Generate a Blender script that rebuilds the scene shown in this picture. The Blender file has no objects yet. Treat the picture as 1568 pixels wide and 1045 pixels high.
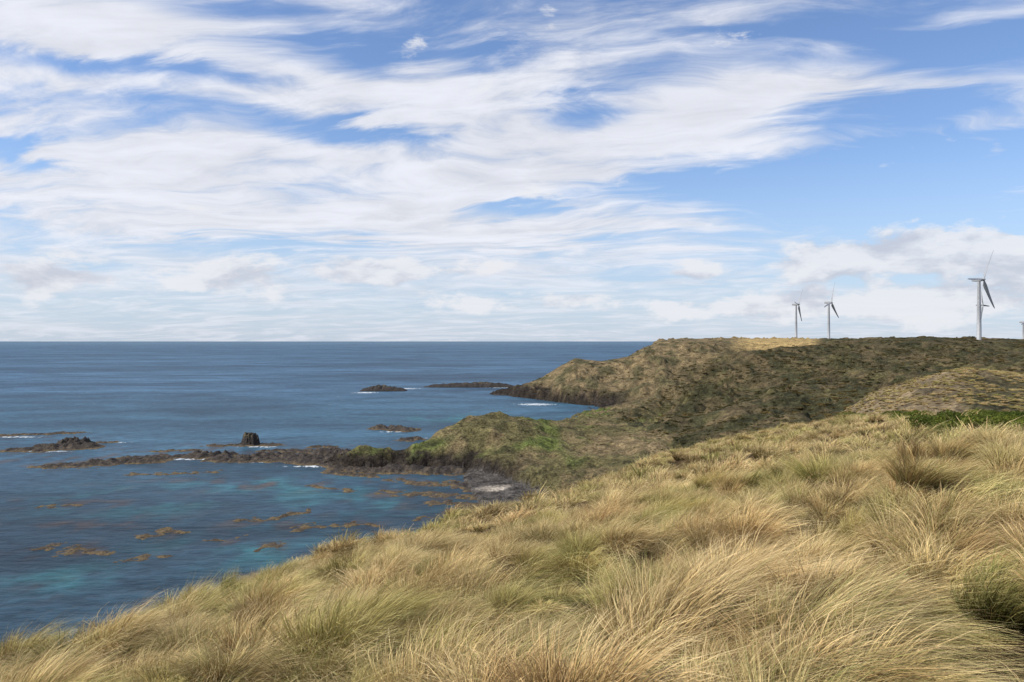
import bpy, math, random
import numpy as np
from mathutils import Vector, Matrix
random.seed(7); rng=np.random.default_rng(7)
scene=bpy.context.scene
F=1219.5; CAMZ=50.0
# ------------------------------------------------------------------ helpers
def link(o): scene.collection.objects.link(o); return o
def _h(ix,iy,s):
    n=(ix.astype(np.int64)*374761393+iy.astype(np.int64)*668265263+s*2147483647)&0xffffffff
    n=((n^(n>>13))*1274126177)&0xffffffff
    n=((n^(n>>16))*2246822519)&0xffffffff
    return ((n^(n>>15))&0xffffff)/float(0x1000000)
def pn(x,y,s=0):
    x=np.asarray(x,float); y=np.asarray(y,float)
    xi=np.floor(x); yi=np.floor(y); fx=x-xi; fy=y-yi
    u=fx*fx*fx*(fx*(fx*6-15)+10); v=fy*fy*fy*(fy*(fy*6-15)+10)
    def g(ax,ay):
        a=_h(xi+ax,yi+ay,s)*2*np.pi
        return np.cos(a)*(fx-ax)+np.sin(a)*(fy-ay)
    a=g(0,0)*(1-u)+g(1,0)*u; b=g(0,1)*(1-u)+g(1,1)*u
    return (a*(1-v)+b*v)*1.5
def fbm(x,y,o=4,s=0,p=0.5):
    r=0;a=1;t=0
    for i in range(o):
        r=r+a*pn(x*2**i+i*17.3,y*2**i-i*9.1,s+i); t+=a; a*=p
    return r/t
def ridged(x,y,o=4,s=0):
    r=0;a=1;t=0
    for i in range(o):
        r=r+a*(1-2*np.abs(pn(x*2**i+i*7.3,y*2**i+i*3.1,s+i))); t+=a; a*=.5
    return r/t
def ss(a,b,x):
    t=np.clip((x-a)/(b-a),0,1); return t*t*(3-2*t)
def Zp(d,py): return CAMZ-(py-521)/F*d
def sea_pt(px,py):
    d=CAMZ*F/(py-521.0); return ((px-784)/F*d,d)
def grid_mesh(name,X,Y,Z,attrs,keep=None,mat=None):
    n,m=X.shape
    idx=np.arange(n*m).reshape(n,m)
    q=np.stack([idx[:-1,:-1],idx[:-1,1:],idx[1:,1:],idx[1:,:-1]],-1).reshape(-1,4)
    if keep is not None:
        k=keep; kk=(k[:-1,:-1]|k[:-1,1:]|k[1:,1:]|k[1:,:-1]).reshape(-1)
        q=q[kk]
    used=np.unique(q); remap=np.zeros(n*m,int); remap[used]=np.arange(len(used)); q=remap[q]
    co=np.stack([X,Y,Z],-1).reshape(-1,3)[used]
    me=bpy.data.meshes.new(name)
    me.vertices.add(len(co)); me.vertices.foreach_set('co',co.astype(np.float32).ravel())
    me.loops.add(q.size); me.loops.foreach_set('vertex_index',q.astype(np.int32).ravel())
    me.polygons.add(len(q)); me.polygons.foreach_set('loop_start',(np.arange(len(q))*4).astype(np.int32))
    me.update(calc_edges=True); me.validate()
    me.polygons.foreach_set('use_smooth',np.ones(len(me.polygons),bool))
    for an,arr in attrs.items():
        if arr.ndim==3:
            a=me.attributes.new(an,'FLOAT_COLOR','POINT'); c=np.ones((len(used),4),np.float32)
            c[:,:3]=arr.reshape(-1,3)[used]; a.data.foreach_set('color',c.ravel())
        else:
            a=me.attributes.new(an,'FLOAT','POINT'); a.data.foreach_set('value',arr.reshape(-1)[used].astype(np.float32))
    if mat: me.materials.append(mat)
    return link(bpy.data.objects.new(name,me))
class NT:
    def __init__(s,nt): s.nt=nt; s.nt.nodes.clear()
    def n(s,t,ins=None,**kw):
        nd=s.nt.nodes.new(t)
        for k,v in kw.items(): setattr(nd,k,v)
        if ins:
            for k,v in ins.items():
                if isinstance(v,bpy.types.NodeSocket): s.nt.links.new(v,nd.inputs[k])
                else: nd.inputs[k].default_value=v
        return nd
    def m(s,op,a,b=0.0,c=0.0,clamp=False):
        nd=s.nt.nodes.new('ShaderNodeMath'); nd.operation=op; nd.use_clamp=clamp
        for i,v in enumerate((a,b,c)):
            if isinstance(v,bpy.types.NodeSocket): s.nt.links.new(v,nd.inputs[i])
            else: nd.inputs[i].default_value=v
        return nd.outputs[0]
    def mix(s,f,a,b,bt='MIX'):
        nd=s.nt.nodes.new('ShaderNodeMix'); nd.data_type='RGBA'; nd.blend_type=bt
        for i,v in ((0,f),(6,a),(7,b)):
            if isinstance(v,bpy.types.NodeSocket): s.nt.links.new(v,nd.inputs[i])
            else: nd.inputs[i].default_value=v if i==0 else (*v,1) if len(v)==3 else v
        return nd.outputs[2]
    def mr(s,x,a,b,c=0.0,d=1.0,smooth=True):
        nd=s.nt.nodes.new('ShaderNodeMapRange'); nd.interpolation_type='SMOOTHSTEP' if smooth else 'LINEAR'
        for i,v in enumerate((x,a,b,c,d)):
            if isinstance(v,bpy.types.NodeSocket): s.nt.links.new(v,nd.inputs[i])
            else: nd.inputs[i].default_value=v
        return nd.outputs[0]
    def noise(s,vec,scale,detail=4,rough=.5,dist=0.0):
        return s.n('ShaderNodeTexNoise',{'Vector':vec,'Scale':scale,'Detail':detail,'Roughness':rough,'Distortion':dist}).outputs[0]
    def xyz(s,a,b,c=0.0): return s.n('ShaderNodeCombineXYZ',{0:a,1:b,2:c}).outputs[0]
def newmat(name):
    m=bpy.data.materials.new(name); m.use_nodes=True; return m,NT(m.node_tree)

# ------------------------------------------------------------------ terrain height
brow=np.array([ # bearing, distance, sightline
(-200,12,1077),(0,14,1007),(150,18,955),(300,22,906),(400,25,875),(500,28,848),(650,36,804),(780,42,772),(870,46,753),(930,62,728),(1000,85,702),(1100,115,676),
(1200,120,654),(1290,95,641),(1400,72,640),(1480,62,642),(1568,55,648),(1800,50,655),(2200,45,665)],float)
M=np.array([ # px, d0,z0, d1,z1, dc,zc, db,zb
(480,315,-5,318,-5,325,-5,340,-6),
(505,313,-3,317,.5,325,1.0,345,-5),
(530,312,-2,316,3.4,324,5.6,350,-4),
(560,312,-2,316,4.6,326,7.2,350,-4),
(590,312,-2,316,3.8,326,6.0,350,-4),
(612,312,-2,316,3.0,330,4.4,350,-4),
(640,310,-2,316,4,335,6.5,370,-4),
(690,307,-1,313,5,345,13.8,400,-4),
(720,303,-1,311,5,352,16.3,420,-4),
(750,292,-1,302,5,360,17.8,440,-4),
(790,268,-1,282,4,366,15.6,455,-4),
(850,240,1,260,4,380,10.6,500,-2),
(900,230,2,260,5,385,7.8,560,.5),
(950,230,3,260,6,365,8.0,600,1),
(1000,230,4,260,6,340,8.5,500,3),
(1060,230,4,260,6,330,8,500,3),
(1150,230,-5,260,-5,330,-5,500,-5),
(1300,230,-5,260,-5,330,-5,500,-5)],float)
H=np.array([ # px, z@130, z@300, z@450, d3,z3, d4,z4, dc,zc, dback,zback
(735,-6,-6,-6,730,-6,735,-6,745,-6,800,-8),
(755,-6,-6,-6,735,-3,740,.5,748,1.0,800,-8),
(775,-6,-6,-6,728,-3,735,2,750,4.5,820,-8),
(800,-6,-6,-6,700,-3,706,4,750,8.8,840,-8),
(830,-6,-6,-6,672,-3,680,5.5,760,15.5,860,-8),
(858,-6,-6,-6,645,-3,655,7,770,26,900,-8),
(880,-6,-6,-2,628,-3,640,8,780,33.4,900,-6),
(920,-6,-6,2,612,-1,624,8,790,30,950,-4),
(960,-6,2,6,596,3.5,610,8,805,34,1000,2),
(985,-4,5,8,596,6,612,13,830,43,1100,10),
(1010,-2,6,9,598,10,640,22,850,48.6,1200,44),
(1050,2,8,11,600,15,660,28,860,50.5,1400,49),
(1100,6,13,13.5,600,19,680,32,860,50.8,1500,50),
(1200,12,19,22.7,600,27,700,38,860,50.6,1700,50),
(1300,14,23,28,600,31.5,700,40,840,51,1700,50),
(1430,14,26,34,600,37,700,44,800,53.4,1700,51),
(1568,14,28,36,600,38.5,700,44,790,49.8,1700,48),
(1900,14,30,36,600,38,700,44,790,49,1700,48),
(2400,14,30,36,600,38,700,44,790,49,1700,48)],float)
K=np.array([ # px, d0,z0, d1,z1, dc,zc, db,zb
(1180,110,-8,125,-8,190,-8,270,-8),
(1250,110,10,125,20,190,22,270,8),
(1275,110,24,125,28,190,29.5,270,15),
(1292,110,30,125,32,190,33.2,270,20),
(1330,110,31,125,34,190,37.0,270,22),
(1400,110,32,125,36,190,41.0,270,24),
(1450,110,33,125,36.7,188,43.3,270,26),
(1480,110,33,125,37,186,43.7,270,27),
(1568,110,33,125,37,182,42.4,270,28),
(1700,110,33,125,37,182,43.5,270,30),
(2400,110,33,125,37,182,44,270,30)],float)
Bt=np.array([ # beach
(690,305,-3),(704,296,-.3),(720,270,.7),(738,244,1.0),(790,234,1.7),(840,232,2),(900,235,-2)],float)
def prof(y,ds,zs):
    z=np.full(y.shape,-12.0)
    for i in range(len(ds)-1):
        t=np.clip((y-ds[i])/np.maximum(ds[i+1]-ds[i],.01),0,1)
        t=.55*t+.45*t*t*(3-2*t)
        v=zs[i]+(zs[i+1]-zs[i])*t
        z=np.where((y>=ds[i])&(y<=ds[i+1]),v,z)
    return z
PIT=(3.95,6.7)
def height(x,y):
    x=np.asarray(x,float); y=np.asarray(y,float)
    yc=np.maximum(y,1.0); u=np.clip(x/yc,-1.2,1.3); px=784+F*u
    I=lambda T,c: np.interp(px,T[:,0],T[:,c])
    ye=I(brow,1); pe=I(brow,2)
    ze=-(pe-521)/F*ye-0.45
    plane=-2.1+.19*x-.157*y
    pl_e=-2.1+.19*u*ye-.157*ye
    t=np.clip(yc/ye,0,1.0)
    zf=plane+(ze-pl_e)*t*t
    over=np.maximum(y-ye,0)
    sl=np.interp(px,[0,800,1000,1300],[.95,.75,.42,.30])
    zf=np.where(y>ye, ze-sl*over*over/(over+4)-.02*over, zf)
    und=.50*fbm(x/7,y/7,2,3)+.34*pn(x/1.7,y/1.7,5)
    zf=CAMZ+zf+und*np.clip((y+2)/6,0.2,1)*(1+np.clip(y/60,0,1.0))
    zf=zf-1.05*np.exp(-(((x-PIT[0])/.8)**2+((y-PIT[1])/1.2)**2))
    wob=fbm(x/14,y/14,3,11)
    zm=prof(y+5*fbm(x/18,y/40,3,61),[I(M,1),I(M,3),I(M,5),I(M,7)],[I(M,2),I(M,4),I(M,6),I(M,8)])
    zm=np.where(zm>-11,zm+ .9*wob+(ridged(x/20,y/30,3,13)-.5)*3.0*ss(0,8,zm)+ (ridged(x/5,y/6,4,23)-.3)*2.6*ss(8,2,zm),zm)
    d3=I(H,4); dc=I(H,8)
    yy=y+14*fbm(x/45,y/120,3,62)*ss(1150,900,px)
    zh=prof(yy,[130+0*u,300+0*u,450+0*u,d3,I(H,6),dc,I(H,10),2600+0*u],[I(H,1),I(H,2),I(H,3),I(H,5),I(H,7),I(H,9),I(H,11),I(H,11)-6])
    away=ss(0,90,np.abs(y-dc))*ss(2,10,zh)
    gul=(ridged(x/95+.3*wob,y/150,3,31)-.55)
    gul2=(ridged(x/42+.3*wob,y/130,3,37)-.5)
    zh=np.where(zh>-11,zh+gul*10*away*ss(1350,1000,px)+gul2*8*away*ss(1150,1000,px)+gul*9*away*ss(1000,1200,px)+1.0*fbm(x/16,y/16,3,33)*(.35+.65*away)+(ridged(x/12,y/16,3,35)-.3)*3.6*ss(13,5,zh)*ss(1000,940,px),zh)
    zk=prof(y,[I(K,1),I(K,3),I(K,5),I(K,7)],[I(K,2),I(K,4),I(K,6),I(K,8)])
    zk=np.where(zk>-11,zk+.7*fbm(x/12,y/12,4,41)+(ridged(x/14,y/30,3,43)-.5)*1.6*ss(0,25,np.abs(y-188)),zk)
    df=I(Bt,1)
    zb=np.where((y>df-12)&(y<330),I(Bt,2)*ss(-12,4,y-df)-1.2*(1-ss(-12,2,y-df))+.25*fbm(x/5,y/5,3,51),-12.0)
    L=np.stack([zf,zm,zh,zk,zb]); lay=np.argmax(L,0); z=np.max(L,0)
    return z,lay,px
def hz(x,y): return height(np.array([x]),np.array([y]))[0][0]

n,m=820,1000
yy=np.concatenate([np.exp(np.linspace(math.log(2),math.log(900),n-60)),np.exp(np.linspace(math.log(900),math.log(2500),61))[1:]])-8
v=np.tan(np.linspace(-.93,.93,m))
Y,V=np.meshgrid(yy,v,indexing='ij'); X=V*(Y+8)
Z,LAY,PX=height(X,Y)
Z=np.maximum(Z,-6)
dzy=np.gradient(Z,axis=0)/np.maximum(np.gradient(Y,axis=0),1e-3)
dzx=np.gradient(Z,axis=1)/np.maximum(np.gradient(X,axis=1),1e-3)
slope=np.hypot(dzx,dzy)
def C(*c): return np.array(c,float)
def lerp(a,b,t): return a+(b-a)*t[...,None]
n1=fbm(X/9,Y/9,4,71); n2=fbm(X/35,Y/60,4,72); n3=fbm(X/3,Y/3,3,73); n4=fbm(X/18,Y/30,4,74); n5=fbm(X/24+4,Y/55,4,75)
col=np.zeros(X.shape+(3,))
straw=C(.13,.09,.045); scrub=C(.058,.056,.027); olive=C(.125,.108,.048); green=C(.11,.135,.035); dry=C(.22,.165,.088); rock=C(.035,.028,.022)
cF=lerp(straw+0*col,C(.05,.036,.021),ss(-.2,.35,n3))
cM=lerp(olive*1.15+0*col,green*1.1,ss(.10,.40,n2+.2*n1)); cM=lerp(cM,dry*.9,ss(.0,.3,n4)*.75); cM=lerp(cM,scrub*1.1,ss(.1,.35,n1)*.7)
pale=ss(840,900,PX)*ss(1050,1000,PX)*ss(290,310,Y)*ss(372,345,Y)
cM=lerp(cM,dry*1.05,pale*ss(-.3,.1,n1))
cM=lerp(cM,rock*(1+.7*n3[...,None]),ss(6.5,4.0,Z+n1*3)*ss(840,760,PX))
bound=PX-(1010+ (np.clip(Y,500,900)-600)*.66)+80*n2
capem=ss(70,-50,bound)*ss(470,560,Y)
cH=lerp(scrub+0*col,olive*.95,ss(-.05,.3,n2)*.9); cH=lerp(cH,scrub*.6,ss(.0,.3,n1)*.65); cH=lerp(cH,dry*.72,ss(.05,.28,n4)*.75); cH=lerp(cH,dry*.6,ss(.02,.25,n5)*.6)
cC=lerp(dry*.95+0*col,scrub*1.4,ss(-.10,.25,n4+.3*n1)*.8); cC=lerp(cC,C(.28,.205,.105),ss(.05,.4,n2)*.6)
cH=lerp(cH,cC,capem)
fld=ss(1110,1150,PX)*ss(1265,1235,PX)*ss(790,815,Y)*ss(1300,1000,Y)
cH=lerp(cH,C(.42,.30,.13),fld)
cH=lerp(cH,rock*(1+.6*n3[...,None]),np.maximum(ss(12,7,Z+n1*5),ss(.8,1.3,slope)*.7)*ss(1000,930,PX)*ss(560,600,Y))
cK=lerp(C(.27,.205,.12)+0*col,C(.10,.08,.05),ss(-.05,.35,n1)); cK=lerp(cK,C(.32,.24,.135),ss(.0,.3,n4)*.5); cK=lerp(cK,scrub*1.0,ss(1450,1510,PX+60*n1)*ss(186,170,Y)*ss(115,130,Y)*.85)
cB=lerp(C(.105,.095,.085)+0*col,C(.055,.048,.042),ss(-.1,.35,n3+.3*n1))
sand=np.exp(-((X+6)/6.5)**2-((Y-264-2*n1)/5.5)**2)
cB=lerp(cB,C(.38,.33,.27),ss(.35,.6,sand+.35*n3))
for i,c in enumerate([cF,cM,cH,cK,cB]): col[LAY==i]=c[LAY==i]
col=np.clip(col,.008,.8)
mt,N=newmat('terrain')
pos=N.n('ShaderNodeNewGeometry').outputs['Position']
att=N.n('ShaderNodeAttribute',attribute_name='Col').outputs['Color']
a=N.noise(pos,.9,6,.65); b=N.noise(pos,.16,5,.6)
f=N.m('MULTIPLY',N.mr(a,.3,.7,.5,1.55),N.mr(b,.3,.7,.6,1.4))
cc=N.n('ShaderNodeVectorMath',{0:att},operation='SCALE'); N.nt.links.new(f,cc.inputs['Scale'])
bump=N.n('ShaderNodeBump',{'Height':N.m('ADD',a,N.m('MULTIPLY',b,3)),'Strength':1.0,'Distance':1.8})
bs=N.n('ShaderNodeBsdfPrincipled',{'Base Color':cc.outputs[0],'Roughness':.95,'Normal':bump.outputs[0],'Specular IOR Level':.1})
N.n('ShaderNodeOutputMaterial',{0:bs.outputs[0]})
grid_mesh('coastal_terrain',X,Y,Z,{'Col':col},keep=Z>-4,mat=mt)

# ------------------------------------------------------------------ reefs
strokes=[
(-60,668,60,664,4,.9),(60,664,125,661,4,.9),
(20,689,60,687,5,1.6),(60,687,130,684,6,2.6),(100,682,126,681,4,4.2),(130,679,170,676,3,1.0),
(70,713,150,711,5,1.4),(150,709,230,705,6,2.0),(200,702,330,697,6,1.5),(300,698,340,697,5,2.8),(340,702,440,703,6,2.1),(395,700,436,699,4,2.6),(440,703,520,711,6,2.0),
(440,692,500,688,4,1.2),(470,700,540,716,6,2.2),(500,694,560,700,6,3.0),
(330,681,420,680,5,1.0),(480,684,505,683,3,1.2),(240,690,300,688,3,.9),(400,690,450,689,3,1.3),
(580,655,625,658,5,2.4),(620,673,640,672,4,1.6),
(65,836,110,836,2.2,.60),(110,845,160,842,3.4,.75),(215,822,250,815,2.2,.65),(250,812,290,812,2.2,.65),(325,825,362,822,2.2,.6),(372,797,420,791,2.2,.66),(420,791,462,782,2.4,.7),
(455,808,510,802,2.4,.62),(520,806,560,800,2,.58),(540,800,580,803,2,.58),(395,838,422,834,1.8,.52),(585,752,605,755,2.4,.7),
(560,720,600,722,4,2.0),(600,718,700,722,5,2.3),(640,755,720,760,4,.70),(660,768,730,772,4,.7),(700,738,735,752,5,1.0),(628,795,650,792,1.6,.62),(600,735,690,742,4,.7),(480,745,540,750,3,.52),(200,725,330,722,3,.6),(60,775,120,772,2.5,.5),(180,860,260,850,2,.48),(690,780,745,778,3,.7),(510,722,560,728,4,1.2)]
rx=np.arange(-330,25,.55); ry=np.arange(165,470,.75)
RY,RX=np.meshgrid(ry,rx,indexing='ij')
fld_=np.zeros(RX.shape)
wx=RX+4.5*fbm(RX/8,RY/8,4,81,.6); wy=RY+9*fbm(RX/9,RY/9,4,82,.6)
for (a0,b0,a1,b1,w,h) in strokes:
    p=np.array(sea_pt(a0,b0)); q=np.array(sea_pt(a1,b1)); d=q-p; L=d@d
    t=np.clip(((wx-p[0])*d[0]+(wy-p[1])*d[1])/L,0,1)
    dd=np.hypot(wx-p[0]-t*d[0],wy-p[1]-t*d[1])
    fld_=np.maximum(fld_,h*np.exp(-(dd/w)**2)); 
rr=ridged(RX/4,RY/5.5,5,83)
RZ=fld_*(.30+1.05*rr)-.27+ (fld_>.1)*.25*fbm(RX/1.6,RY/1.6,3,84)
rn=fbm(RX/3,RY/3,4,85)
rc=lerp(C(.035,.028,.024)+np.zeros(RX.shape+(3,)),C(.075,.058,.04),ss(-.2,.4,rn))
och=ss(.95,.55,fld_)*ss(.9,.3,RZ)
rc=lerp(rc,lerp(C(.15,.105,.045)+np.zeros(RX.shape+(3,)),C(.07,.05,.03),ss(-.15,.2,rn)),och*.85)
mr_,N=newmat('wet_rock')
pos=N.n('ShaderNodeNewGeometry').outputs['Position']
att=N.n('ShaderNodeAttribute',attribute_name='Col').outputs['Color']
a=N.noise(pos,1.6,6,.7)
cc=N.n('ShaderNodeVectorMath',{0:att},operation='SCALE'); N.nt.links.new(N.mr(a,.3,.7,.5,1.7),cc.inputs['Scale'])
bump=N.n('ShaderNodeBump',{'Height':a,'Strength':.9,'Distance':.8})
bs=N.n('ShaderNodeBsdfPrincipled',{'Base Color':cc.outputs[0],'Roughness':.75,'Normal':bump.outputs[0],'Specular IOR Level':.25})
N.n('ShaderNodeOutputMaterial',{0:bs.outputs[0]})
grid_mesh('reef_rocks',RX,RY,RZ,{'Col':rc},keep=RZ>-.15,mat=mr_)
def islet(name,px0,px1,py,hh,depth,seed,peak=.5,step=.7,blocky=False):
    xa,d=sea_pt(px0,py); xb,_=sea_pt(px1,py)
    w=xb-xa
    xs=np.linspace(xa-2,xb+2,int(w/step)+8); ys=np.linspace(d-depth*.15,d+depth,60)
    YY,XX=np.meshgrid(ys,xs,indexing='ij')
    t=(XX-xa)/w; s=(YY-d-depth*.4)/(depth*.55)
    if blocky:
        r_=np.hypot((t-.5)*2.0,s*1.05)+.30*fbm(XX/2.5,YY/2.5,3,seed)
        zz=hh*(.85*ss(.88,.45,r_)+.22*ss(1.15,.75,r_))*(.82+.28*ridged(XX/2,YY/2,3,seed))*(1.0-.18*(t-.5))-1.0
    else:
        ex=np.clip(1-np.abs((t-.5)*2)**2.4,0,1)*np.clip(1-np.abs(s)**2.2,0,1)
        ex=ex*(.6+.4*np.exp(-((t-peak)/.25)**2))
        zz=hh*np.sqrt(ex)*(.75+.45*ridged(XX/(w*.12)+seed,YY/14,4,seed))*1.0-1.0
    nn=fbm(XX/6,YY/6,3,seed)
    c=lerp(C(.032,.026,.022)+np.zeros(XX.shape+(3,)),C(.085,.07,.04),ss(0,.3,nn)*ss(.45,.8,zz/hh))
    return grid_mesh(name,XX,YY,zz,{'Col':c},keep=zz>-.9,mat=mr_)
islet('rock_islet',548,622,598,6.4,22,5,.45)
islet('rock_islet',645,792,592,6.2,24,9,.72)
islet('rock_islet',752,800,604,3.0,18,12,.8)
islet('sea_stack',362,398,681,6.0,8,15,.5,.22,True)

# ------------------------------------------------------------------ sea
n,m=620,560
sy=np.concatenate([np.exp(np.linspace(math.log(60),math.log(1200),n-120)),np.exp(np.linspace(math.log(1200),math.log(90000),121))[1:]])
sv=np.linspace(-1.6,1.6,m)
SY,SV=np.meshgrid(sy,sv,indexing='ij'); SX=SV*SY
base=np.zeros(SX.shape+(3,))
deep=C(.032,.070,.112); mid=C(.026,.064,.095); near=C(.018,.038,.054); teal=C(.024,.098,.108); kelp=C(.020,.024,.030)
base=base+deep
base=lerp(base,C(.062,.110,.158),ss(3000,16000,SY))  # lighter far tone paints horizon haze into the sea colour
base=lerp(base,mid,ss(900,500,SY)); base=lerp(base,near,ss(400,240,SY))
wr=fbm(SX/22,SY/30,4,91); w3=fbm(SX/9,SY/14,4,93)
def blob(px,py,rx_,ry_):
    cx,cy=sea_pt(px,py); sxm=rx_/F*cy; sym=(sea_pt(px,py-ry_)[1]-sea_pt(px,py+ry_)[1])/2
    return np.exp(-((SX-cx)/sxm)**2-((SY-cy)/sym)**2)
tz=0
for b_ in [(250,760,150,26),(360,835,120,28),(560,770,110,28),(420,745,180,20),(620,810,80,22),(120,880,100,20),(470,850,80,18),(640,700,90,8),(700,640,120,6)]: tz=np.maximum(tz,blob(*b_))
base=lerp(base,teal,np.clip(tz*ss(-.20,.30,wr)*.95,0,1))
kz=0
for b_ in [(640,750,90,26),(690,775,60,16),(120,800,130,14),(110,842,90,14),(250,815,60,12),(345,825,50,10),(400,795,90,12),(500,805,90,12),(380,690,260,14),(100,700,140,14),(60,672,110,8),(410,836,40,8),(600,755,50,8),(100,770,160,8),(600,690,60,10),(400,740,200,10),(60,900,90,14)]: kz=np.maximum(kz,blob(*b_))
base=lerp(base,kelp,np.clip(kz*ss(-.15,.25,w3+.3*wr)*.85,0,1))
base=lerp(base,C(.075,.048,.026),np.clip(kz*ss(.06,.30,w3)*.6*ss(440,300,SY),0,1))
foam=0
for b_ in [(118,711,55,3.2),(70,690,60,1.8),(400,683,45,1.6),(300,702,80,1.8),(480,713,60,2),(560,600,30,1.6),(620,594,40,1.2),(770,592,40,1.2),(820,618,45,2.5),(640,670,30,1.5),(20,668,80,1.4),(400,706,60,1.8),(170,676,40,1.4),(600,660,30,1.2)]: foam=np.maximum(foam,blob(*b_))
base=np.clip(base,.004,1)
ms,N=newmat('sea_water')
geo=N.n('ShaderNodeNewGeometry'); pos=geo.outputs['Position']
sp=N.n('ShaderNodeSeparateXYZ',{0:pos}); px_,py_=sp.outputs[0],sp.outputs[1]
att=N.n('ShaderNodeAttribute',attribute_name='Col').outputs['Color']
fo=N.n('ShaderNodeAttribute',attribute_name='foam').outputs['Fac']
va=N.xyz(N.m('MULTIPLY',px_,.16),N.m('MULTIPLY',py_,.34)); wa=N.noise(va,1.0,6,.6,.4)
vb=N.xyz(N.m('MULTIPLY',px_,.012),N.m('MULTIPLY',py_,.022)); wb=N.noise(vb,1.0,5,.6,.6)
vc=N.xyz(N.m('MULTIPLY',px_,.0016),N.m('MULTIPLY',py_,.005)); wc=N.noise(vc,1.0,5,.6,.5)
f=N.m('MULTIPLY',N.m('MULTIPLY',N.mr(wa,.3,.7,.66,1.4),N.mr(wb,.3,.7,.62,1.4)),N.mr(wc,.3,.7,.60,1.45))
cc=N.n('ShaderNodeVectorMath',{0:att},operation='SCALE'); N.nt.links.new(f,cc.inputs['Scale'])
fn=N.noise(N.xyz(N.m('MULTIPLY',px_,.45),N.m('MULTIPLY',py_,.3)),1.0,5,.7)
fm=N.mr(N.m('ADD',N.m('MULTIPLY',fo,.38),fn),.76,.88)
wcap=N.noise(N.xyz(N.m('MULTIPLY',px_,.10),N.m('MULTIPLY',py_,.13)),1.0,3,.6)
wm=N.m('MULTIPLY',N.mr(wcap,.70,.74),N.mr(py_,420,700))
wm=N.m('MULTIPLY',wm,.40)
fm=N.m('MAXIMUM',fm,wm)
colr=N.mix(fm,cc.outputs[0],(.58,.62,.64))
bump=N.n('ShaderNodeBump',{'Height':N.m('ADD',N.m('MULTIPLY',wa,1.0),N.m('MULTIPLY',wb,3)),'Strength':.55,'Distance':1.0})
df=N.n('ShaderNodeBsdfDiffuse',{'Color':colr,'Normal':bump.outputs[0]})
gl=N.n('ShaderNodeBsdfGlossy',{'Color':(.74,.86,1.0,1),'Roughness':.28,'Normal':bump.outputs[0]})
fr=N.n('ShaderNodeFresnel',{'IOR':1.33,'Normal':bump.outputs[0]})
fac=N.m('MINIMUM',N.m('MULTIPLY',fr.outputs[0],.42),.17)
fac=N.m('MULTIPLY',fac,N.m('SUBTRACT',1.0,fm))
mx=N.n('ShaderNodeMixShader',{0:fac,1:df.outputs[0],2:gl.outputs[0]})
N.n('ShaderNodeOutputMaterial',{0:mx.outputs[0]})
grid_mesh('sea',SX,SY,np.zeros(SX.shape),{'Col':base,'foam':foam},mat=ms)

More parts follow.
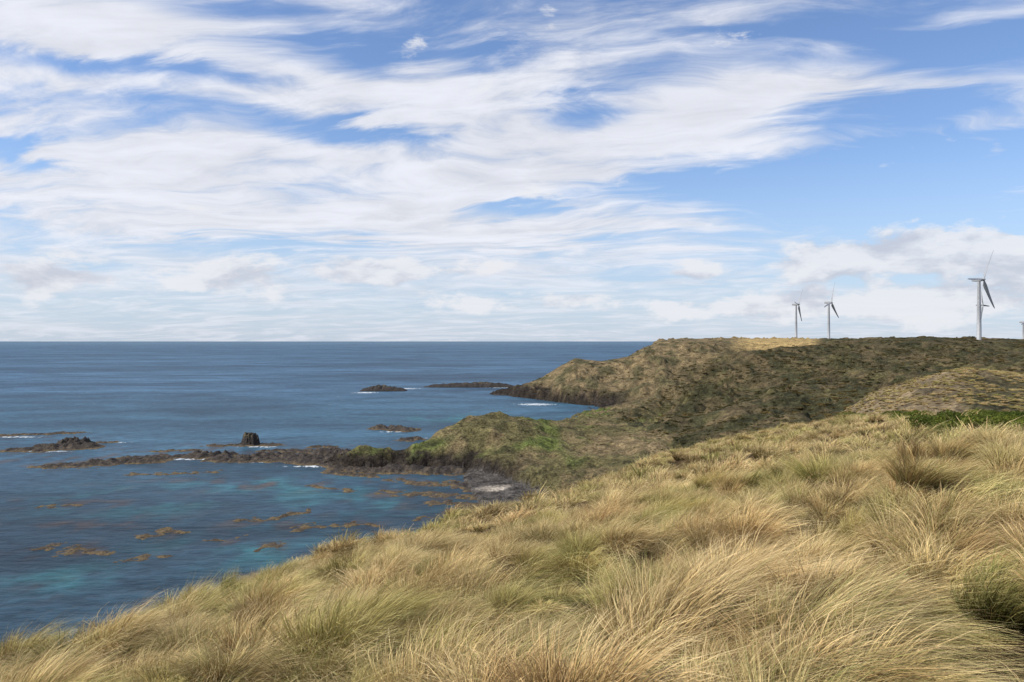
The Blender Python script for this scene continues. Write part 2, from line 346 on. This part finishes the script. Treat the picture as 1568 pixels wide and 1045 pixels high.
# ------------------------------------------------------------------ grass and scrub source meshes
def blades_mesh(name,nb,R,Lr,width,segs,seed,mat,wind=.75,green=0.1,spread=1.0):
    r=np.random.default_rng(seed)
    ang=r.uniform(0,2*np.pi,nb); rad=R*np.sqrt(r.uniform(0,1,nb))
    root=np.stack([rad*np.cos(ang),rad*np.sin(ang),np.full(nb,-.06)],-1)
    nl=18; lk=(ang/(2*np.pi)*nl*.999).astype(int); lk=np.where(r.uniform(0,1,nb)<.25,r.integers(0,nl,nb),lk)
    la=(np.arange(nl)+.5)/nl*2*np.pi
    oa=ang+.6*np.arctan2(np.sin(la[lk]-ang),np.cos(la[lk]-ang))
    out=np.stack([np.cos(oa),np.sin(oa),0*ang],-1)*(rad/R)[:,None]*spread+r.normal(0,.09,(nb,3))*[1,1,0]
    L=r.uniform(Lr[0],Lr[1],nb)*(1-.30*(rad/R))
    lw=r.normal(0,.22,(nl,2)); lz=r.uniform(.65,1.15,nl); lb=r.uniform(.62,1.25,nl)
    wd=np.array([.97,-.22,0.0])
    t=np.linspace(0,1,segs+1)
    ws=(wind*r.uniform(.7,1.25,nb))
    dr=r.uniform(.30,.62,nb)
    P=[]
    for tt in t:
        p=root+out*(L*tt**1.15)[:,None]+wd*(ws*L*tt**1.9)[:,None]
        p[:,0]+=lw[lk,0]*L*tt*tt; p[:,1]+=lw[lk,1]*L*tt*tt
        p[:,2]+=lz[lk]*L*(tt*1.08-dr*tt**2.6)
        P.append(p)
    P=np.stack(P,1)
    sa=r.uniform(0,2*np.pi,nb); side=np.stack([np.cos(sa),np.sin(sa),r.uniform(-.3,.3,nb)],-1)
    wt=width*r.uniform(.7,1.3,nb)[:,None]*(1-.85*t[None,:]**1.5)
    A=P-side[:,None,:]*wt[...,None]*.5; B=P+side[:,None,:]*wt[...,None]*.5
    co=np.stack([A,B],2).reshape(-1,3)
    k=np.arange(nb)[:,None]*(2*(segs+1))+np.arange(segs)[None,:]*2
    q=np.stack([k,k+1,k+3,k+2],-1).reshape(-1,4)
    me=bpy.data.meshes.new(name)
    me.vertices.add(len(co)); me.vertices.foreach_set('co',co.astype(np.float32).ravel())
    me.loops.add(q.size); me.loops.foreach_set('vertex_index',q.astype(np.int32).ravel())
    me.polygons.add(len(q)); me.polygons.foreach_set('loop_start',(np.arange(len(q))*4).astype(np.int32))
    me.update(calc_edges=True)
    me.polygons.foreach_set('use_smooth',np.ones(len(q),bool))
    tip=C(.86,.68,.38); midc=C(.58,.42,.18); basec=C(.065,.045,.022); gr=C(.25,.28,.085); brn=C(.22,.13,.07)  # brown blade bases, darkened further to paint shade into gaps between tussocks
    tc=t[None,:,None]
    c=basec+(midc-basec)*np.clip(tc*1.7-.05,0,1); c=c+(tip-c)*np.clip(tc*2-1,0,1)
    c=np.repeat(c,nb,0)
    isg=(r.uniform(0,1,nb)<green)[:,None,None]; isb=(r.uniform(0,1,nb)<.10)[:,None,None]
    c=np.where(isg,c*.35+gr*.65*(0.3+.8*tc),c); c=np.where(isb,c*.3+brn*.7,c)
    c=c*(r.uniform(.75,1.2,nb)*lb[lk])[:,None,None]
    c4=np.ones((nb,segs+1,2,4),np.float32); c4[...,:3]=c[:,:,None,:]
    a=me.attributes.new('Col','FLOAT_COLOR','POINT'); a.data.foreach_set('color',c4.ravel())
    me.materials.append(mat); return bpy.data.objects.new(name,me)
mg,N=newmat('dry_grass')
pos=N.n('ShaderNodeNewGeometry').outputs['Position']
att=N.n('ShaderNodeAttribute',attribute_name='Col').outputs['Color']
rnd=N.n('ShaderNodeObjectInfo').outputs['Random']
rnd2=N.m('FRACT',N.m('MULTIPLY',rnd,37.7))
a=N.noise(pos,.22,3,.6); b=N.noise(pos,.9,2,.5)
gf=N.mr(N.m('ADD',a,N.m('MULTIPLY',N.m('SUBTRACT',rnd,.5),.30)),.46,.66)
c1=N.mix(N.m('MULTIPLY',gf,.60),att,(.64,.82,.48),'MULTIPLY')
bf=N.mr(N.m('ADD',b,N.m('MULTIPLY',N.m('SUBTRACT',rnd2,.5),.36)),.56,.72)
c2=N.mix(N.m('MULTIPLY',bf,.65),c1,(.60,.50,.44),'MULTIPLY')
c3=N.n('ShaderNodeVectorMath',{0:c2},operation='SCALE'); N.nt.links.new(N.mr(rnd2,0,1,.72,1.22,False),c3.inputs['Scale'])
d=N.n('ShaderNodeBsdfDiffuse',{'Color':c3.outputs[0]}); tr=N.n('ShaderNodeBsdfTranslucent',{'Color':c3.outputs[0]})
mx=N.n('ShaderNodeMixShader',{0:.20,1:d.outputs[0],2:tr.outputs[0]})
N.n('ShaderNodeOutputMaterial',{0:mx.outputs[0]})
def leaf_mesh(name,nf,seed,mat,size,flat=.55,cols=((.036,.038,.016),(.115,.107,.052))):
    r=np.random.default_rng(seed)
    nl=7; lc=np.stack([r.uniform(-.6,.6,nl),r.uniform(-.6,.6,nl),r.uniform(.05,.35,nl)],-1); lr=r.uniform(.3,.55,nl)
    k=r.integers(0,nl,nf); dv=r.normal(0,1,(nf,3)); dv/=np.linalg.norm(dv,axis=1)[:,None]; dv[:,2]=np.abs(dv[:,2])
    p=lc[k]+dv*(lr[k]*r.uniform(.6,1.05,nf))[:,None]; p[:,2]*=flat*1.4
    a=r.normal(0,1,(nf,3)); a/=np.linalg.norm(a,axis=1)[:,None]; b=np.cross(a,dv+r.normal(0,.5,(nf,3))); b/=np.linalg.norm(b,axis=1)[:,None]+1e-6
    s=size*r.uniform(.6,1.4,nf)[:,None]
    co=np.stack([p-a*s,p-b*s*.6,p+a*s,p+b*s*.6],1).reshape(-1,3)
    me=bpy.data.meshes.new(name); me.from_pydata(co.tolist(),[],np.arange(nf*4).reshape(-1,4).tolist())
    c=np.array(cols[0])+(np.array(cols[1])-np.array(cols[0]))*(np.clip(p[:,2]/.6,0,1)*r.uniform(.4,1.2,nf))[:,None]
    c4=np.ones((nf,4,4),np.float32); c4[...,:3]=c[:,None,:]
    at=me.attributes.new('Col','FLOAT_COLOR','POINT'); at.data.foreach_set('color',c4.ravel())
    me.materials.append(mat); return bpy.data.objects.new(name,me)
ml,N=newmat('scrub_foliage')
att=N.n('ShaderNodeAttribute',attribute_name='Col').outputs['Color']
rnd=N.n('ShaderNodeObjectInfo').outputs['Random']
pos=N.n('ShaderNodeNewGeometry').outputs['Position']
big=N.noise(pos,.02,3,.5)
c1=N.mix(N.mr(N.m('ADD',big,N.m('MULTIPLY',N.m('SUBTRACT',rnd,.5),.2)),.40,.60),(1,1,1),(1.7,1.3,1.1))
c2=N.mix(1.0,att,c1,'MULTIPLY')
c3=N.n('ShaderNodeVectorMath',{0:c2},operation='SCALE'); N.nt.links.new(N.mr(rnd,0,1,.8,1.25,False),c3.inputs['Scale'])
d=N.n('ShaderNodeBsdfDiffuse',{'Color':c3.outputs[0]}); tr=N.n('ShaderNodeBsdfTranslucent',{'Color':c3.outputs[0]})
mx=N.n('ShaderNodeMixShader',{0:.25,1:d.outputs[0],2:tr.outputs[0]})
N.n('ShaderNodeOutputMaterial',{0:mx.outputs[0]})

def coll(name,objs):
    c=bpy.data.collections.new(name)
    for o in objs: c.objects.link(o)
    return c
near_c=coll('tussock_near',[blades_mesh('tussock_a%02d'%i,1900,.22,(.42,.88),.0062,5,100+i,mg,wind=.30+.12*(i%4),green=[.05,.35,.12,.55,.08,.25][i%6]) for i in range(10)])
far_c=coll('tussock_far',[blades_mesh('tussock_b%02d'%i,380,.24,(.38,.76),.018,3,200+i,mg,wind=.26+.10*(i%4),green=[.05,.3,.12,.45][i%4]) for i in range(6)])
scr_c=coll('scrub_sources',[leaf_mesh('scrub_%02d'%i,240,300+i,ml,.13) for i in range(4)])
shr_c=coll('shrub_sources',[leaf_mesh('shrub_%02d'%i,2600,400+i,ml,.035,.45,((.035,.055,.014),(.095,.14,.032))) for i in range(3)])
def scatter(name,P,rot,scl,c,nvar):
    me=bpy.data.meshes.new(name); me.vertices.add(len(P)); me.vertices.foreach_set('co',P.astype(np.float32).ravel())
    for an,arr in (('rot',rot),('scl',scl)):
        a=me.attributes.new(an,'FLOAT_VECTOR','POINT'); a.data.foreach_set('vector',arr.astype(np.float32).ravel())
    a=me.attributes.new('idx','INT','POINT'); a.data.foreach_set('value',rng.integers(0,nvar,len(P)).astype(np.int32))
    ob=link(bpy.data.objects.new(name,me))
    g=bpy.data.node_groups.new(name,'GeometryNodeTree')
    g.interface.new_socket('Geometry',in_out='INPUT',socket_type='NodeSocketGeometry')
    g.interface.new_socket('Geometry',in_out='OUTPUT',socket_type='NodeSocketGeometry')
    nd=g.nodes; gi=nd.new('NodeGroupInput'); go=nd.new('NodeGroupOutput')
    ci=nd.new('GeometryNodeCollectionInfo'); ci.inputs['Collection'].default_value=c
    ci.inputs['Separate Children'].default_value=True; ci.inputs['Reset Children'].default_value=True
    ip=nd.new('GeometryNodeInstanceOnPoints'); ip.inputs['Pick Instance'].default_value=True
    def na(n_,t):
        q=nd.new('GeometryNodeInputNamedAttribute'); q.data_type=t; q.inputs['Name'].default_value=n_; return q.outputs['Attribute']
    g.links.new(gi.outputs[0],ip.inputs['Points']); g.links.new(ci.outputs[0],ip.inputs['Instance'])
    g.links.new(na('idx','INT'),ip.inputs['Instance Index']); g.links.new(na('rot','FLOAT_VECTOR'),ip.inputs['Rotation'])
    g.links.new(na('scl','FLOAT_VECTOR'),ip.inputs['Scale']); g.links.new(ip.outputs[0],go.inputs[0])
    md=ob.modifiers.new('scatter','NODES'); md.node_group=g
    return ob
def jgrid(x0,x1,y0,y1,s,j=.45):
    xs=np.arange(x0,x1,s); ys=np.arange(y0,y1,s*.87)
    yy_,xx_=np.meshgrid(ys,xs,indexing='ij'); xx_=xx_+(np.arange(len(ys))%2)[:,None]*s*.5
    xx_=xx_+rng.uniform(-j,j,xx_.shape)*s; yy_=yy_+rng.uniform(-j,j,yy_.shape)*s
    return xx_.ravel(),yy_.ravel()
def mk(x,y,s0,s1,sink=.02,zr=.45,tilt=.12,hs=(.85,1.15)):
    z=height(x,y)[0]; k=len(x); s=rng.uniform(s0,s1,k)
    return np.stack([x,y,z-sink],-1),np.stack([rng.normal(0,tilt,k),rng.normal(0,tilt,k),rng.normal(0,zr,k)],-1),np.stack([s,s,s*rng.uniform(*hs,k)],-1)
def shrubmask(x,y):
    r=0
    for (px,d,rx_,ry_) in [(1500,57,4,2.6),(1440,64,3,1.6),(1545,45,3.6,3.0),(1495,40,3.0,1.8),(1560,33,2.6,1.8),(1590,50,5,4),(1390,69,2.6,1.2),(1340,82,2.5,1.2),(1575,58,4,3),(1465,50,1.6,1.0),(1530,37,1.6,1.2)]:
        cx=(px-784)/F*d; r=np.maximum(r,np.exp(-((x-cx)/rx_)**2-((y-d)/ry_)**2))
    return r+.55*fbm(x/2.2,y/2.2,3,141)
def browd(px): return np.interp(px,brow[:,0],brow[:,1])
def pitf(x,y):
    a=np.hypot((x-PIT[0])/.85,(y-PIT[1])/1.1)
    b=np.where((y>4.4)&(y<6.6)&(np.abs(x-.59*y)<.50),0,9)
    return np.minimum(a,b)
x,y=jgrid(-30,60,-2,40,.50)
keep=(np.abs(x)<.85*(y+4))&(np.hypot(x,y)>3.0)&(np.hypot(x,y)<30)&(pitf(x,y)>.9); x,y=x[keep],y[keep]; z,l,px=height(x,y)
keep=(y<browd(px)+4); x,y=x[keep],y[keep]
P,R_,S=mk(x,y,.30,.48,sink=.0,hs=(.35,.65),zr=1.2); S[:,:2]*=1.5
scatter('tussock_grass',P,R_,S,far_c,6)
x,y=jgrid(-30,110,-2,28,.90,.36) 
keep=(np.abs(x)<.85*(y+4))&(np.hypot(x,y)>3.4)&(np.hypot(x,y)<27)&(pitf(x,y)>1.0)
x,y=x[keep],y[keep]; z,l,px=height(x,y)
keep=(y<browd(px)+4)&(fbm(x/1.6,y/1.6,2,144)>-.40); x,y=x[keep],y[keep]
patch=fbm(x/3,y/3,2,140)
P,R_,S=mk(x,y,.80,1.40,hs=(.85,1.25)); S*= (1+.45*patch)[:,None]
bx=np.array([2.9,2.7,3.3,4.9,4.9,3.9,1.6,2.2,5.3]); by=np.array([7.3,6.4,8.5,7.9,9.0,8.4,7.8,8.8,7.2])
P2,R2,S2=mk(bx,by,1.35,1.7,hs=(.8,1.0),zr=.2)
P=np.concatenate([P,P2]);R_=np.concatenate([R_,R2]);S=np.concatenate([S,S2])
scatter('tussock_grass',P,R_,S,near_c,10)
x,y=jgrid(-30,190,8,150,.98,.38)
keep=(np.abs(x)<.8*(y+4))&(np.hypot(x,y)>=26.5); x,y=x[keep],y[keep]; z,l,px=height(x,y)
keep=(y<browd(px)+7)&(l==0)&(shrubmask(x,y)<.48)&(fbm(x/3,y/3,2,144)>-.40); x,y=x[keep],y[keep]
P,R_,S=mk(x,y,.85,1.55,hs=(.85,1.3)); S*=(1+.45*fbm(x/4,y/4,2,142))[:,None]
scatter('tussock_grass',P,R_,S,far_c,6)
x,y=jgrid(40,220,60,240,1.5)
z,l,px=height(x,y); keep=(l==3)&(px<1750)&(fbm(x/9,y/9,3,143)>-.15); x,y=x[keep],y[keep]
P,R_,S=mk(x,y,.9,1.5,hs=(.5,.8)); scatter('tussock_grass',P,R_,S,far_c,6)
x,y=jgrid(15,60,28,95,.8); sm=shrubmask(x,y); keep=sm>.44; x,y=x[keep],y[keep]
P,R_,S=mk(x,y,.9,1.5,zr=3,tilt=.1,sink=-.08); scatter('green_shrubs',P,R_,S,shr_c,3)
x,y=jgrid(-60,760,120,880,4.0,.5)
z,l,px=height(x,y); nn=fbm(x/30,y/40,3,150)
bd=px-(1010+(np.clip(y,500,900)-600)*.66)+80*nn
u_=rng.uniform(0,1,len(x))
keep=(px>640)&(px<1640)&(z>6)&(((y>235)&((l==2)|(l==1))&((u_<np.where((bd<0)&(y>520),.20,.7)))&(nn>-.15)&(~((px>1110)&(px<1270)&(y>790)))) | ((l==3)&(u_<.2)))
keep&=~((l==1)&(rng.uniform(0,1,len(x))<.45)); x,y,l=x[keep],y[keep],l[keep]
P,R_,S=mk(x,y,1.2,2.6,sink=.3,zr=3,tilt=.05,hs=(.35,.6)); S[l==1]*=.6; S[l==3]*=.45
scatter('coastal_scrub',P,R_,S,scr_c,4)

# ------------------------------------------------------------------ wind turbines
mw,N=newmat('shaded_white_paint')  # white turbine paint, greyed in its colour to look shaded against the sky
pos=N.n('ShaderNodeTexCoord').outputs['Object']
a=N.noise(pos,.4,3)
c=N.mix(N.mr(a,.3,.7,0,1),(.28,.29,.30),(.35,.36,.37))
bs=N.n('ShaderNodeBsdfPrincipled',{'Base Color':c,'Roughness':.5}); N.n('ShaderNodeOutputMaterial',{0:bs.outputs[0]})
def lathe(name,prof_,seg=24,axis='Z'):
    vs=[];fs=[]
    for r_,h_ in prof_:
        for i in range(seg):
            a=2*math.pi*i/seg; p=(r_*math.cos(a),r_*math.sin(a),h_)
            if axis=='Y': p=(p[0],p[2],p[1])
            vs.append(p)
    for k in range(len(prof_)-1):
        for i in range(seg):
            j=(i+1)%seg; fs.append((k*seg+i,k*seg+j,(k+1)*seg+j,(k+1)*seg+i))
    me=bpy.data.meshes.new(name); me.from_pydata(vs,[],fs); me.materials.append(mw)
    for p in me.polygons: p.use_smooth=True
    return link(bpy.data.objects.new(name,me))
def turbine(px,d,py_hub,theta,yaw,R=33.5):
    yaw=math.radians(yaw)
    x=(px-784)/F*d; zh=Zp(d,py_hub); zb=hz(x,d)-1.0; Ht=zh-zb
    root=bpy.data.objects.new('wind_turbine',None); link(root); root.location=(x,d,zb)
    t=lathe('tower',[(2.3,0),(2.3,.6),(2.15,.7),(1.85,Ht*.5),(1.4,Ht-2.0),(1.4,Ht-1.6)],28); t.parent=root
    me=bpy.data.meshes.new('nacelle')
    secs=[(-3.0,1.2,1.3),(-2.4,1.55,1.65),(3.6,1.6,1.7),(6.4,1.3,1.35),(6.9,.8,.9)]
    vs=[];fs=[]
    for (yy_,w,h) in secs:
        for (sx,sz) in [(-1,-.7),(-.7,-1),(.7,-1),(1,-.7),(1,.7),(.7,1),(-.7,1),(-1,.7)]: vs.append((sx*w,yy_,sz*h))
    for k in range(4):
        for i in range(8): j=(i+1)%8; fs.append((k*8+i,k*8+j,k*8+8+j,k*8+8+i))
    fs.append(tuple(range(8))); fs.append(tuple(range(39,31,-1)))
    me.from_pydata(vs,[],fs); me.materials.append(mw); nac=link(bpy.data.objects.new('nacelle',me))
    nac.parent=root; nac.location=(0,0,Ht); nac.rotation_euler=(0,0,yaw)
    hub=lathe('hub',[(.01,-6.2),(.8,-5.9),(1.4,-5.0),(1.55,-4.0),(1.5,-3.05)],20,'Y'); hub.parent=nac
    for b in range(3):
        me=bpy.data.meshes.new('blade'); vs=[];fs=[]
        st=[(0.8,1.2,1.2,0),(2.5,1.3,1.1,0),(6,3.0,.7,.5),(10,2.8,.55,.4),(18,2.1,.45,.25),(26,1.6,.35,.15),(31,1.2,.28,.05),(R,.5,.15,0)]
        for (r_,ch,th,off) in st:
            bend=-.0016*r_*r_
            for i in range(10):
                a=2*math.pi*i/10; cx=math.cos(a)*ch*.5*1.2+off; cy=math.sin(a)*th*.6
                tw=.6*(1-r_/R)+.45
                vs.append((cx*math.cos(tw)-cy*math.sin(tw),cx*math.sin(tw)+cy*math.cos(tw)+bend,r_))
        for k in range(len(st)-1):
            for i in range(10): j=(i+1)%10; fs.append((k*10+i,k*10+j,k*10+10+j,k*10+10+i))
        fs.append(tuple(range((len(st)-1)*10,len(st)*10)))
        me.from_pydata(vs,[],fs); me.materials.append(mw)
        for p in me.polygons: p.use_smooth=True
        bo=link(bpy.data.objects.new('blade_%d'%(b+1),me)); bo.parent=nac
        bo.location=(0,-4.4,0); bo.rotation_euler=(0,math.radians(theta+120*b),0)
turbine(1499,790,427,28,33)
turbine(1219,1350,465,35,55,27)
turbine(1269,1240,462,15,46)
turbine(1501,1400,466,92,44,30)
turbine(1567,1500,492,20,40,30)

# ------------------------------------------------------------------ sky
w=bpy.data.worlds.new('World'); scene.world=w; w.use_nodes=True; N=NT(w.node_tree)
SUN_EL=math.radians(44); SUN_AZ=math.radians(-105)
sky=N.n('ShaderNodeTexSky',sky_type='NISHITA',sun_disc=False,sun_elevation=SUN_EL,sun_rotation=SUN_AZ,altitude=50,air_density=1.0,dust_density=.4,ozone_density=2.0)
dirv=N.n('ShaderNodeTexCoord').outputs['Generated']
sp=N.n('ShaderNodeSeparateXYZ',{0:dirv}); dx,dy,dz=sp.outputs
dzc=N.m('MAXIMUM',dz,0.0)
k=N.m('DIVIDE',1.0,N.m('ADD',dzc,.10))
cx=N.m('MULTIPLY',dx,k); cy=N.m('MULTIPLY',dy,k)
az=N.m('ARCTAN2',dx,dy); el=N.m('ARCSINE',dz)
rx_=N.m('ADD',N.m('MULTIPLY',cx,.97),N.m('MULTIPLY',cy,-.22)); ry_=N.m('ADD',N.m('MULTIPLY',cx,.22),N.m('MULTIPLY',cy,.97))
warp=N.n('ShaderNodeTexNoise',{'Vector':N.xyz(cx,cy),'Scale':.6,'Detail':4}); wsep=N.n('ShaderNodeSeparateXYZ',{0:warp.outputs['Color']})
rx2=N.m('ADD',rx_,N.m('MULTIPLY',wsep.outputs[0],1.4)); ry2=N.m('ADD',ry_,N.m('MULTIPLY',wsep.outputs[1],1.4))
s1=N.noise(N.xyz(N.m('MULTIPLY',rx2,1.0),N.m('MULTIPLY',ry2,2.3),3.0),1.0,7,.58,.25)
s2=N.noise(N.xyz(N.m('MULTIPLY',rx2,2.4),N.m('MULTIPLY',ry2,5.5),8.0),1.0,6,.60,.3)
s3=N.noise(N.xyz(rx2,ry2,5.0),1.8,7,.62)
tot=N.m('ADD',N.m('ADD',N.m('MULTIPLY',s1,.48),N.m('MULTIPLY',s2,.27)),N.m('MULTIPLY',s3,.25))
waz=N.m('ADD',az,N.m('MULTIPLY',N.m('SUBTRACT',s3,.5),.22)); wel=N.m('ADD',el,N.m('MULTIPLY',N.m('SUBTRACT',s1,.5),.09))
def blobg(A,E,px,py,rx,ry,s):
    u=(px-784)/F; vv=(521-py)/F; a0=math.atan(u); e0=math.atan(vv/math.sqrt(1+u*u))
    a=N.m('DIVIDE',N.m('SUBTRACT',A,a0),rx/F); b=N.m('DIVIDE',N.m('SUBTRACT',E,e0),ry/F)
    r=N.m('ADD',N.m('MULTIPLY',a,a),N.m('MULTIPLY',b,b))
    return N.m('MULTIPLY',N.m('EXPONENT',N.m('MULTIPLY',r,-1.0)),s)
acc=0.0
for bb in [(350,280,520,140,.10),(850,250,320,160,.06),(200,35,260,40,.08),(560,130,200,50,.07),(1120,170,150,60,.09),
           (200,95,200,15,-.18),(540,85,140,22,-.17),(740,78,80,22,-.13),(530,202,120,16,-.20),(890,172,70,15,-.16),(780,322,80,10,-.18),(400,377,180,13,-.15),(1000,300,140,14,-.09),(30,235,60,15,-.17),(1060,275,120,11,-.13),(250,160,160,12,-.06),(330,5,150,14,-.08),
           (1480,60,260,100,-.12),(1300,270,190,95,-.15),(1490,270,170,100,-.14),(1000,30,160,60,.00),(1420,195,170,16,.15),(1550,140,120,26,.13),(1230,125,130,22,.14),(1480,222,26,18,.17),(1420,120,90,12,.12),(1100,40,90,18,.08),(1480,30,120,14,.08)]:
    acc=N.m('ADD',acc,blobg(waz,wel,*bb))
hi=N.mr(N.m('ADD',tot,acc),.415,.61)
hi=N.m('MULTIPLY',hi,N.mr(el,.03,.14,.55,.96))
cv=N.xyz(N.m('MULTIPLY',az,7.0),N.m('MULTIPLY',el,17.0),1.5)
c1=N.noise(cv,1.4,8,.60,.15)
lowacc=0.0
for bb in [(50,430,90,28,.28),(330,420,170,30,.25),(600,415,110,26,.22),(740,410,60,20,.18),(1070,415,70,16,.26),(1330,395,120,34,.34),(1440,370,70,26,.22),(1200,470,260,22,.22),(1500,450,200,34,.24),(800,460,260,18,.18),(1560,390,70,22,.2)]:
    lowacc=N.m('ADD',lowacc,blobg(az,el,*bb))
lo=N.mr(N.m('ADD',N.m('SUBTRACT',c1,.2),lowacc),.42,.54)
lo=N.m('MULTIPLY',lo,.85)
sh=N.noise(N.xyz(N.m('MULTIPLY',az,7.0),N.m('ADD',N.m('MULTIPLY',el,17.0),.35),1.5),1.4,5,.55,.15)
shade=N.mr(N.m('SUBTRACT',c1,sh),-.16,.08,0,1)
skyc=N.n('ShaderNodeVectorMath',{0:sky.outputs[0],1:(.125,.135,.158)},operation='MULTIPLY').outputs[0]
haze=N.mr(el,0.0,.24,1,0)
skyh=N.mix(N.m('MULTIPLY',haze,.72),skyc,(.50,.61,.79))
hitex=N.mr(N.m('ADD',N.m('MULTIPLY',s2,.5),N.m('MULTIPLY',s3,.5)),.35,.65,.86,1.06)
hcol=N.n('ShaderNodeVectorMath',{0:(.82,.84,.91)},operation='SCALE'); N.nt.links.new(hitex,hcol.inputs['Scale'])
o1=N.mix(hi,skyh,hcol.outputs[0])
lcol=N.mix(shade,(.57,.60,.69),(.84,.85,.89))
o2=N.mix(lo,o1,lcol)
bg=N.n('ShaderNodeBackground',{'Color':o2,'Strength':1.0})
N.n('ShaderNodeOutputWorld',{0:bg.outputs[0]})
sd=Vector((math.sin(SUN_AZ)*math.cos(SUN_EL),math.cos(SUN_AZ)*math.cos(SUN_EL),math.sin(SUN_EL)))
sl=bpy.data.lights.new('sun','SUN'); sl.energy=5.0; sl.angle=math.radians(.5); sl.color=(1,.94,.84)
so=link(bpy.data.objects.new('sun',sl)); so.rotation_euler=sd.to_track_quat('Z','Y').to_euler()
cd=bpy.data.cameras.new('camera'); cd.lens=28; cd.sensor_width=36; cd.clip_end=200000; cd.clip_start=.1
co=link(bpy.data.objects.new('camera',cd)); co.location=(0,0,CAMZ); co.rotation_euler=(math.radians(90),0,0)
scene.camera=co
scene.view_settings.view_transform='Standard'; scene.view_settings.look='None'; scene.view_settings.exposure=0
